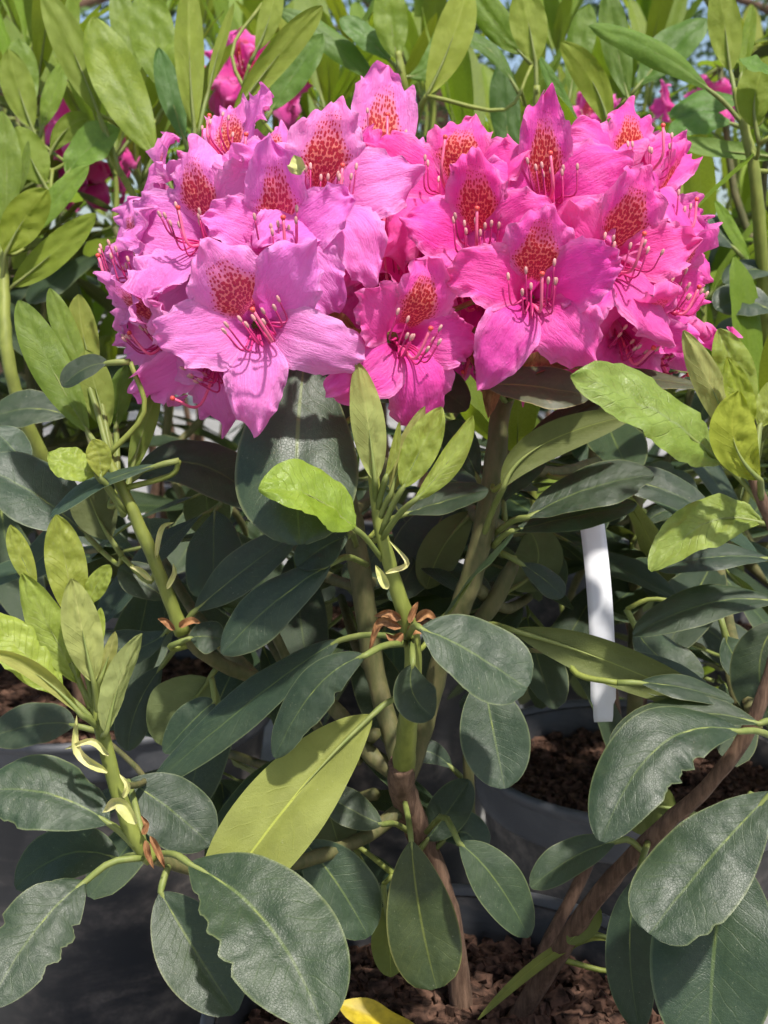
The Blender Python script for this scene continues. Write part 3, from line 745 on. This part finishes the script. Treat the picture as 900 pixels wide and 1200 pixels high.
LA(OLD, (560, 560), (540, 520), (520, 500), 44, .73, tilt=25)
LA(OLD, (555, 600), (520, 640), (500, 690), 50, .76, tilt=-10, under=True, tint=(.8, .8, .6))
LA(OLD, (600, 690), (630, 660), (620, 620), 60, .78, tilt=0, under=True, tint=(.9, .95, .9))
# shaded whorls deep inside the shrub
rA = random.Random(21)
for (x, y, d, rx, ry, rd) in ((250, 560, .82, 380, 600, .71), (330, 620, .84, 425, 690, .715), (400, 700, .84, 440, 790, .72), (300, 720, .82, 380, 820, .73), (470, 620, .84, 425, 690, .715), (540, 560, .84, 570, 610, .69),
        (640, 600, .84, 570, 610, .69), (620, 700, .84, 560, 690, .70), (700, 540, .82, 582, 530, .69), (180, 640, .82, 300, 795, .72), (400, 860, .82, 440, 860, .71), 
        (260, 880, .84, 420, 890, .72), (330, 920, .80, 440, 930, .72), (840, 640, .86, 885, 850, .635), (850, 770, .84, 885, 850, .635), (450, 540, .84, 410, 600, .71)):
    tip = P(x, y, d); root = P(rx, ry, rd)
    stem(A, [root, root.lerp(tip, .5) - Vector((0, 0, .01)), tip], [.004, .0038, .0032], 'stem_old', sides=6, n=7)
    shoot(A, tip, Vector((rA.uniform(-.5, .5), rA.uniform(-.6, .2), .9)), rA, 6, 0, .098)
# dry bracts at the nodes and under the clusters
def bract(bush, base, mid, tip, w, d, mat='bract', fold=1.1):
    SEED[0] += 1
    pts = [P(*(q if len(q) > 2 else (q[0], q[1], d))) for q in (base, mid, tip)]
    path = spline(pts, 10); T = (pts[2] - pts[0]).normalized(); N = (C0 - pts[1]).normalized(); N = (N - T * N.dot(T)).normalized()
    v, f, uv, mi = leaf_geo(path, N, w * .85 * d / FPX, fold=fold, curl=-.3, und=.9, quilt=2.5, asym=.25, p=.4, q=.8, nl=10, nw=6, seed=SEED[0])
    o = mesh_obj('bract', [x - pts[0] for x in v], f, [mat], None, uv); o.location = pts[0]; keep(o, bush)
bract(A, (378, 380), (400, 392), (425, 405), 40, .66); bract(A, (378, 412), (405, 400), (440, 398), 34, .655)
bract(A, (585, 400), (575, 440), (572, 490), 36, .665); bract(A, (600, 440), (640, 425), (690, 432), 26, .66)
bract(A, (545, 385), (555, 410), (560, 435), 30, .68); bract(A, (352, 205), (350, 195), (345, 182), 22, .60, 'bract_green')
bract(A, (405, 330), (410, 310), (422, 290), 22, .67)
for (b_, m_, t_, w_) in (((470, 735), (445, 728), (432, 765), 12), ((470, 725), (455, 718), (438, 722), 12), ((488, 728), (500, 720), (512, 727), 12), ((478, 742), (490, 738), (506, 748), 14), ((472, 742), (462, 748), (452, 742), 12), ((480, 730), (486, 715), (490, 705), 9)):
    bract(A, b_, m_, t_, w_, .636)
for (b_, m_, t_, w_) in (((170, 985), (172, 1000), (180, 1018), 9), ((176, 980), (185, 1000), (193, 1017), 9), ((168, 978), (172, 965), (165, 955), 8)): bract(A, b_, m_, t_, w_, .598)
for (b_, m_, t_, w_) in (((160, 965), (140, 940), (120, 952), 16), ((145, 935), (150, 920), (140, 907), 8), ((126, 905), (92, 880), (90, 838), 12), ((128, 885), (108, 868), (76, 878), 9)): bract(A, b_, m_, t_, w_, .59, 'bract_green')
for (b_, m_, t_, w_) in (((452, 672), (478, 660), (455, 632), 7), ((455, 690), (448, 675), (440, 662), 12)): bract(A, b_, m_, t_, w_, .612, 'bract_green')
for (b_, m_, t_, w_) in (((183, 655), (190, 620), (204, 612), 7), ((196, 690), (205, 672), (203, 660), 7), ((178, 680), (165, 668), (152, 664), 8), ((210, 735), (225, 728), (235, 730), 10), ((205, 738), (195, 728), (185, 725), 9)): bract(A, b_, m_, t_, w_, .67, 'bract' if w_ > 8 else 'bract_green')

LT, RT = P(285, 325, .715), P(655, 310, .715)
MAUVE, HOT, DEEP = (.84, .22, .60), (.84, .085, .44), (.72, .035, .31)  # DEEP: darker pink that puts shade into the tint of inner and lower flowers
FL = [  # truss, centre, depth, facing, up, radius px, tint, flare
    (LT, 220, 262, .640, (-.50, .12, .85), (-.15, 1, 0), 100, MAUVE),
    (LT, 328, 274, .614, (.06, .10, 1), (-.08, 1, 0), 88, MAUVE),
    (LT, 300, 378, .588, (.08, -.12, 1), (-.55, .85, 0), 104, MAUVE),
    (LT, 303, 195, .665, (-.25, .45, .80), (.05, 1, 0), 82, MAUVE),
    (LT, 388, 215, .632, (.30, .25, .9), (.05, 1, 0), 100, MAUVE),
    (LT, 142, 312, .680, (-.88, .05, .40), (-.2, 1, 0), 84, MAUVE),
    (LT, 170, 395, .672, (-.75, -.30, .5), (-.4, .8, 0), 78, MAUVE),
    (LT, 232, 440, .655, (-.35, -.70, .5), (-.5, .6, .4), 84, MAUVE),
    (LT, 450, 165, .705, (.20, .55, .65), (.1, 1, 0), 90, MAUVE),
    (LT, 256, 160, .715, (-.35, .65, .5), (-.2, 1, 0), 74, MAUVE),
    (LT, 160, 235, .725, (-.75, .5, .1), (-.3, 1, 0), 80, MAUVE),
    (LT, 345, 172, .755, (.15, .85, .1), (0, 0, -1), 74, MAUVE),
    (LT, 440, 250, .690, (.65, .2, .6), (.2, 1, 0), 88, HOT),
    (LT, 285, 300, .800, (.1, .2, -1), (0, 1, 0), 88, MAUVE),
    (LT, 215, 330, .790, (-.6, -.2, -.7), (0, 1, 0), 84, MAUVE),
    (LT, 370, 300, .790, (.6, 0, -.7), (0, 1, 0), 84, MAUVE),
    (RT, 525, 205, .675, (-.25, .35, .85), (.12, 1, 0), 98, HOT),
    (RT, 556, 272, .640, (-.16, .08, 1), (.02, 1, 0), 90, HOT),
    (RT, 632, 338, .610, (.02, -.04, 1), (-.03, 1, 0), 100, HOT),
    (RT, 645, 212, .655, (.02, .28, .92), (-.1, 1, 0), 92, HOT),
    (RT, 757, 188, .690, (.38, .40, .75), (.05, 1, 0), 88, HOT),
    (RT, 735, 297, .632, (.30, .02, .95), (.15, 1, 0), 97, HOT),
    (RT, 800, 345, .672, (.72, -.12, .62), (.2, 1, 0), 84, HOT),
    (RT, 745, 402, .655, (.25, -.55, .75), (.3, .7, .3), 80, HOT),
    (RT, 487, 395, .618, (.32, -.12, .9), (.3, 1, 0), 92, HOT),
    (RT, 462, 312, .700, (-.25, -.1, .95), (0, 1, 0), 88, DEEP),
    (RT, 690, 425, .700, (.1, -.85, .45), (.1, .4, 1), 78, HOT),
    (RT, 545, 425, .715, (-.3, -.8, .40), (0, .5, 1), 70, DEEP),
    (RT, 790, 425, .715, (.5, -.75, .3), (.2, .6, 1), 72, DEEP),
    (RT, 800, 250, .700, (.70, .25, .5), (.2, 1, 0), 80, HOT),
    (RT, 560, 340, .695, (-.45, -.25, .85), (0, 1, 0), 80, DEEP),
    (RT, 700, 160, .735, (.25, .85, .1), (0, 0, -1), 76, HOT),
    (RT, 660, 290, .800, (0, .2, -1), (0, 1, 0), 88, HOT),
    (RT, 590, 320, .790, (-.6, -.2, -.7), (0, 1, 0), 84, HOT),
    (RT, 740, 300, .790, (.6, 0, -.7), (0, 1, 0), 84, HOT),
]
for i, (tr, x, y, d, f, u, r, tint) in enumerate(FL):
    back = f[2] < .2
    flower(A, P(x, y, d), V(*f), CR * u[0] + CU * u[1] - CF * u[2], r * d / FPX, tint, 611 if i == 1 else 503 + i * 7, tr + V(*f) * .012, stamens=not back, res=(36, 26) if not back else (16, 10))

# ------------------------------------------------------------------ the plants behind
rB = random.Random(5)
B = thing('rhododendron_shrub', 'tall leafy rhododendron at the left edge, growing from the scuffed pot', 'shrub', 'leafy rhododendrons behind the blooming one', (POT_B[0], POT_B[1], SOIL))
C = thing('rhododendron_shrub', 'leafy rhododendron at the right, behind the white tag', 'shrub', 'leafy rhododendrons behind the blooming one', (POT_C[0], POT_C[1], SOIL))
def pix(p):
    q = p - C0; d = q.dot(CF); return 450 + FPX * q.dot(CR) / d, 600 - FPX * q.dot(CU) / d, d
def keep_clear(p):
    x, y, d = pix(p); return y < 420 and d < 1.22
gen_bush(B, Vector((POT_B[0], POT_B[1], SOIL)), rB, 20, .80, .24, .34, Lo=.13, Ln=.14, avoid=keep_clear)
gen_bush(C, Vector((POT_C[0], POT_C[1], SOIL)), rB, 20, .70, .23, .34, Lo=.13, Ln=.13, avoid=keep_clear)
D = thing('rhododendron_shrub', 'leafy rhododendron showing between the two flower clusters', 'shrub', 'leafy rhododendrons behind the blooming one', (.02, 1.62, SOIL))
gen_bush(D, Vector((.02, 1.62, SOIL)), rB, 22, .92, .27, .38, Lo=.13, Ln=.14)
make_pot(.02, 1.62, 'black pot in shade straight behind the blooming shrub', 3, 1)
def LB(*a, **k): return leaf(B, *a, **k)
def LC(*a, **k): return leaf(C, *a, **k)
def LD(*a, **k): return leaf(D, *a, **k)
YG = (1.15, 1.15, .8)
# left
LB(MID, (182, 182), (140, 100), (109, 20), 64, 1.00, tilt=15, att=(205, 230, 1.0), tint=(1.35, 1.25, 1.0))
LB(MID, (116, 134), (88, 65), (50, -12), 46, 1.02, tilt=-5, under=True, att=(142, 205, 1.02), tint=(.9, .95, .6))
LB(MID, (38, 150), (22, 105), (10, 58), 42, 1.05, tilt=5, under=True, tint=(.9, .95, .5))
LB(MID, (30, 140), (25, 90), (22, 45), 46, 1.10, tilt=40)
LB(MID, (50, 150), (62, 110), (76, 72), 28, 1.08, tilt=40, tint=(1.3, 1.3, 1.5))
LB(MID, (60, 178), (80, 150), (104, 138), 34, 1.04, tilt=10, under=True, tint=(.9, .95, .6))
LB(MID, (78, 204), (105, 172), (140, 152), 48, 1.02, tilt=45, tint=(1.0, 1.15, 1.5))
LB(MID, (52, 216), (36, 185), (20, 148), 48, .99, tilt=0, under=True, tint=(.85, .95, .5))
LB(MID, (4, 268), (8, 200), (2, 130), 40, .94, tilt=15, att=(4, 330, .94))
LB(MID, (20, 230), (28, 200), (33, 165), 13, .95, tilt=0)
LB(MID, (6, 298), (26, 260), (56, 222), 56, .92, tilt=-10, under=True, att=(2, 335, .93), tint=(1.1, 1.1, .5))
LB(MID, (38, 276), (68, 232), (104, 194), 32, .95, tilt=35, tint=(1.1, 1.2, 1.3))
LB(MID, (14, 336), (58, 300), (112, 250), 44, .94, tilt=10, under=True, tint=(1.0, 1.05, .5))
LB(MID, (192, 105), (180, 45), (172, -15), 58, 1.06, tilt=20, tint=YG)
LB(MID, (228, 150), (222, 65), (222, -25), 40, .98, tilt=0, under=True, att=(228, 190, .98), fold=.5, tint=YG)
LB(MID, (244, 108), (256, 60), (274, 4), 15, .99, tilt=0, under=True, att=(232, 160, .98), fold=.5, tint=YG)
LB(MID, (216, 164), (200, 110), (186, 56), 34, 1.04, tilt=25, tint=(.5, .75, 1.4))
LB(MID, (160, 90), (150, 40), (135, -15), 40, 1.12, tilt=20)
pstem(B, [(230, 330, 1.05), (230, 240, 1.0), (228, 150, .985)], [7, 6, 4], 'stem')
pstem(B, [(95, 620, 1.0), (60, 555, .96), (25, 480, .93), (8, 410, .92), (4, 330, .93), (2, 260, .94)], [9, 9, 8, 8, 7, 4], 'stem')
pstem(B, [(215, 400, 1.1), (165, 250, 1.05), (135, 190, 1.03), (116, 134, 1.02)], [5, 4, 4, 3], 'stem')
# middle
LB(MID, (272, 136), (325, 66), (378, 7), 44, .95, tilt=-10, under=True, att=(262, 170, .96), curl=.4, tint=(1.1, 1.1, .7))
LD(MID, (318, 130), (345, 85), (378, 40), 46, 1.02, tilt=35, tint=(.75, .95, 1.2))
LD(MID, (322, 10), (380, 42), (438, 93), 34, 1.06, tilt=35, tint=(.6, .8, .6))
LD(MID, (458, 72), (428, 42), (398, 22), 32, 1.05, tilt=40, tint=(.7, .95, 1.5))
LD(MID, (466, 70), (458, 25), (455, -25), 46, 1.03, tilt=0, tint=YG)
LD(MID, (500, 112), (530, 45), (548, -20), 50, 1.0, tilt=-5, under=True, att=(488, 140, 1.02), tint=(1.3, 1.25, .8))
LD(MID, (612, 64), (580, 25), (552, -20), 44, 1.02, tilt=10, tint=(.9, 1, .6))
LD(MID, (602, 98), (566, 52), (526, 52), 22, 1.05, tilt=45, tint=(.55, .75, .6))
LD(MID, (478, 90), (510, 70), (520, 20), 34, 1.10, tilt=15, tint=(.8, 1, 1.1))
LD(MID, (300, 60), (316, 20), (325, -25), 30, 1.02, tilt=0, under=True, tint=YG)
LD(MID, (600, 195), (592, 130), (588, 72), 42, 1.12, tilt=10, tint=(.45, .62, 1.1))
pstem(D, [(480, 330, 1.25), (478, 200, 1.1), (474, 110, 1.04), (466, 60, 1.03)], [8, 8, 6, 4], 'stem')
pstem(D, [(470, 330, 1.2), (478, 200, 1.08), (490, 135, 1.02), (500, 112, 1.0)], [4, 4, 4, 3], 'stem')
# right
LC(MID, (628, 74), (620, 30), (610, -15), 50, .98, tilt=0, under=True, att=(629, 110, .98), tint=YG)
LC(MID, (714, 150), (694, 95), (657, 50), 42, .96, tilt=-5, under=True, att=(716, 180, .97), tint=(1.05, 1.05, .5))
LC(MID, (832, 106, .93), (770, 62, .92), (690, 30, .90), 36, tilt=25, att=(872, 148, .93), curl=.35, tint=(.85, 1, 1.1))
LC(MID, (736, 115), (722, 50), (712, -15), 40, 1.03, tilt=15, tint=(.8, .9, 1.0))
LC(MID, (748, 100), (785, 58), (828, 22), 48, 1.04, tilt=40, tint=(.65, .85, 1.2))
LC(MID, (856, 84), (850, 35), (842, -20), 44, .95, tilt=0, under=True, att=(862, 115, .94), tint=YG)
LC(MID, (868, 90), (876, 50), (882, 6), 18, .96, tilt=0, fold=.4, tint=YG)
LC(MID, (886, 150), (885, 110), (900, 66), 50, .90, tilt=-10, under=True, tint=(.9, .95, .4))
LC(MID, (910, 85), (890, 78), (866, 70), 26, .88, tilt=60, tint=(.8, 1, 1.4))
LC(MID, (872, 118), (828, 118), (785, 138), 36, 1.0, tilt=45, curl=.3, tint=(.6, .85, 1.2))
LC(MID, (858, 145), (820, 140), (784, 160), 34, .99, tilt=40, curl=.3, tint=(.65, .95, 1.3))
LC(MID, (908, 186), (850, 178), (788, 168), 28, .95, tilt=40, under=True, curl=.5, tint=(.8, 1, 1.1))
LC(MID, (682, 155), (655, 110), (632, 65), 18, 1.02, tilt=35, tint=(.7, .95, 1.0))
LC(MID, (668, 110), (680, 50), (690, 5), 38, 1.10, tilt=20, tint=(.9, 1, .9))
LC(OLD, (908, 366), (872, 352), (838, 362), 38, .90, tilt=45)
LC(OLD, (905, 322), (880, 315), (848, 332), 26, .95, tilt=50)
LC(OLD, (900, 420), (870, 395), (842, 400), 36, .98, tilt=45)
LC(OLD, (860, 290), (840, 270), (822, 262), 34, 1.0, tilt=45)
LC(MID, (880, 310), (858, 270), (838, 235), 18, 1.0, tilt=40, tint=(1.2, 1.3, 1))
pstem(C, [(900, 420, .99), (893, 300, .95), (884, 200, .93), (872, 148, .93), (862, 105, .94)], [8, 8, 7, 6, 4], 'stem')
pstem(C, [(630, 300, 1.05), (630, 200, 1.0), (629, 100, .98)], [5, 5, 4], 'stem')
pstem(C, [(744, 860, 1.02), (745, 760, .95), (745, 640, .90), (747, 580, .89)], [10, 9, 8, 7], 'stem_old')
for (b_, m_, t_, w_, tl) in (((740, 590), (715, 582), (690, 590), 24, 40), ((755, 585), (790, 560), (815, 585), 24, 30), ((750, 578), (765, 555), (790, 548), 22, 30), ((738, 585), (715, 605), (690, 610), 26, 60), ((752, 620), (775, 600), (800, 605), 20, 50), ((745, 578), (735, 545), (720, 530), 26, 20)):
    LC(OLD, b_, m_, t_, w_, .89, tilt=tl)
# pink flowers on the plants behind
def far_truss(bush, x, y, d, n, seed, tint, rpx=40):
    rr = random.Random(seed); ctr = P(x, y, d)
    for k in range(n):
        a = k * 2.4 + seed; e = rr.uniform(-.2, .8)
        f = Vector((math.cos(a), math.sin(a), e)); 
        if k == 0: f = Vector((rr.uniform(-.3, .3), -1, .2))
        f.normalize()
        flower(bush, ctr + f * .045, f, Vector((0, 0, 1)) + Vector((0, .3, 0)), rpx / FPX * d, tint, seed * 31 + k, ctr, stamens=k < 2, res=(14, 8))
far_truss(B, 112, 150, 1.32, 6, 3, HOT, 44); far_truss(B, 100, 205, 1.4, 4, 4, DEEP, 34)
far_truss(D, 300, 95, 1.40, 6, 7, HOT, 44)
far_truss(C, 686, 155, 1.36, 5, 9, HOT, 30); far_truss(C, 815, 135, 1.40, 4, 11, HOT, 26)

# rows further off, every shrub in its own pot
ROWS = [(-.62, 1.55, 'left edge, second row', 14), (.56, 1.50, 'right edge, second row', 14), (-.34, 1.98, 'left of centre, third row', 14), (.36, 1.95, 'right of centre, third row', 14),
        (-.78, 2.35, 'far left', 10), (.02, 2.40, 'centre, fourth row', 10), (.80, 2.30, 'far right', 10), (-.42, 2.85, 'far back, left', 9), (.40, 2.85, 'far back, right', 9)]
for i, (x, y, where, tips) in enumerate(ROWS):
    rr = random.Random(40 + i)
    t = thing('rhododendron_shrub', 'leafy rhododendron shrub in the blurred background, ' + where, 'shrub', 'leafy rhododendrons behind the blooming one', (x, y, SOIL))
    gen_bush(t, Vector((x, y, SOIL)), rr, tips, rr.uniform(.98, 1.15), .27, .45, Lo=.13, Ln=.14, stems=3, n_old=6, n_new=6)
    make_pot(x, y, 'black pot under a background shrub, ' + where, i, i * 1.3)

# twigs that carry the leaves standing clear of the drawn stems
for (bush, b, dv) in LOOSE:
    c0 = b - dv * .012
    best = min(STEMS[bush.name], key=lambda q: (q[0] - c0).length + max(0, (q[0].z - c0.z)) * 1.5)[0]
    L = (best - c0).length
    if L < .004: continue
    stem(bush, [best, best.lerp(c0, .55) - dv * min(.03, L * .25) - Vector((0, 0, L * .08)), c0], [.0019, .0016, .0015], 'stem' if L < .06 or bush is not A else 'stem_old', sides=6, n=8)
# ------------------------------------------------------------------ small things
# white plant tag
def tag():
    top, bot = P(688, 590, .725), P(706, 846, .70)
    ax = (bot - top); L = ax.length; ax.normalize()
    N = (C0 - top).normalized(); N = (N - ax * N.dot(ax)).normalized(); S = N.cross(ax)
    w = 14.5 * .71 / FPX
    prof_ = [(0, .55), (.02, .62), (.05, .95), (.07, 1.0), (.30, 1.0), (.60, 1.0), (.83, 1.0), (.905, 1.0), (.91, .85), (.915, .80), (.99, .78), (1.0, .72)]
    n = 40; v, f = [], []
    for sgn in (1, -1):
        for i in range(n + 1):
            t = i / n
            k = max(j for j in range(len(prof_)) if prof_[j][0] <= t + 1e-6); k2 = min(k + 1, len(prof_) - 1)
            ww = prof_[k][1] if k == k2 else lerp(prof_[k][1], prof_[k2][1], (t - prof_[k][0]) / (prof_[k2][0] - prof_[k][0]))
            cc = top + ax * (L * t) + N * (.003 * math.sin(t * 3.0)) + S * (.0035 * math.sin(t * 2.6 + .4))
            for j in range(5):
                s = j / 4 * 2 - 1
                v.append(cc + S * (s * w * ww) + N * (sgn * .00035 - .0012 * s * s))
    m = (n + 1) * 5
    for i in range(n):
        for j in range(4):
            a = i * 5 + j; f.append((a, a + 5, a + 6, a + 1)); f.append((m + a, m + a + 1, m + a + 6, m + a + 5))
        for j in (0, 4):
            a = i * 5 + j; f.append((a, m + a, m + a + 5, a + 5) if j == 0 else (a, a + 5, m + a + 5, m + a))
    f.append(tuple(range(5)) + tuple(m + k for k in range(4, -1, -1)))
    e = n * 5; f.append(tuple(e + k for k in range(4, -1, -1)) + tuple(m + e + k for k in range(5)))
    o = mesh_obj('plant_tag', [x - bot for x in v], f, ['tag']); o.location = bot
    o['label'] = 'narrow white plastic plant tag hanging among the leaves at right'; o['category'] = 'tag'
tag()
# fallen yellow leaf on the mulch
y0 = P(482, 1212, .70)
SEED[0] += 1
path = spline([P(500, 1222, .70), P(450, 1200, .70), P(396, 1176, .705)], 16)
v, f, uv, mi = leaf_geo(path, Vector((0, -.3, 1)).normalized(), .022, fold=.3, curl=.1, und=.2, q=.7, nl=16, nw=8, seed=4)
o = mesh_obj('fallen_leaf', [x - path[0] for x in v], f, ['yellow_leaf'], None, uv); o.location = path[0]
o['label'] = 'fallen yellow leaf lying on the bark mulch at the bottom edge'; o['category'] = 'leaf'
# small pansy in bloom between the pots
pz = P(792, 800, 1.45)
pn = thing('bedding_plant', 'small low plant with yellow and violet blooms seen through the leaves at right', 'plant', None, (pz.x, pz.y, GZ))
rr = random.Random(77)
stem(pn, [Vector((pz.x, pz.y, GZ)), Vector((pz.x, pz.y, pz.z * .6)), Vector((pz.x, pz.y, pz.z))], [.006, .005, .004], 'stem')
for k in range(16):
    a = k * 2.4; put_leaf(pn, 'mid', Vector((pz.x, pz.y, pz.z * rr.uniform(.5, 1.0))), Vector((math.cos(a), math.sin(a), .4)), Vector((0, 0, 1)), rr.uniform(.05, .08), rr)
for (x, y, m) in ((786, 768, 'yellow'), (800, 790, 'violet'), (770, 795, 'yellow')):
    c = P(x, y, 1.40); v, f = [c], []
    for k in range(25):
        a = k / 25 * 6.283; r = .013 * (1 + .25 * math.cos(5 * a)); v.append(c + Vector((r * math.cos(a), -.004 + .003 * math.sin(5 * a), r * math.sin(a))))
    for k in range(25): f.append((0, 1 + k, 1 + (k + 1) % 25))
    o = mesh_obj('blossom', [q - c for q in v], f, [m]); o.location = c; keep(o, pn)

# trees far behind
def tree(x, y, h, rad, label, seed):
    rr = random.Random(seed); t = thing('tree', label, 'tree', 'trees behind the plant rows', (x, y, GZ))
    base = Vector((x, y, GZ)); top = Vector((x + .2, y, h * .62))
    stem(t, [base, base.lerp(top, .5) + Vector((.1, .1, 0)), top], [.16, .12, .07], 'bark', name='trunk', sides=10)
    ends = []
    for k in range(7):
        a = k * 2.4; e = Vector((x + math.cos(a) * rad * .6, y + math.sin(a) * rad * .6, h * rr.uniform(.6, .9)))
        stem(t, [base.lerp(top, rr.uniform(.55, .95)), base.lerp(top, .9).lerp(e, .5), e], [.06, .04, .02], 'bark', name='limb', sides=6); ends.append(e)
    v, f = [], []
    for k in range(230):
        d = Vector((rr.gauss(0, 1), rr.gauss(0, 1), rr.gauss(0, 1))).normalized() * rr.uniform(.45, 1.0) ** .5
        c = Vector((x + d.x * rad, y + d.y * rad, h * .68 + d.z * h * .33))
        for q in range(26):
            p = c + Vector((rr.gauss(0, .16), rr.gauss(0, .16), rr.gauss(0, .13))); s = rr.uniform(.03, .065)
            u = Vector((rr.gauss(0, 1), rr.gauss(0, 1), rr.gauss(0, .6))).normalized(); w = u.orthogonal().normalized()
            b = len(v); v += [p - u * s, p + w * s * .5, p + u * s, p - w * s * .5]; f.append((b, b + 1, b + 2, b + 3))
    o = mesh_obj('crown', [q - base for q in v], f, ['far_leaf'], t, smooth=False); o.color = (1, 1, 1, 1); o['kind'] = 'stuff'
tree(-2.6, 8.0, 4.2, 1.9, 'broad green tree behind the plant rows at the far left', 1)
tree(.2, 9.5, 4.6, 1.9, 'green tree behind the plant rows near the picture centre', 2)
tree(3.1, 8.2, 4.0, 1.8, 'green tree behind the plant rows at the far right', 3)
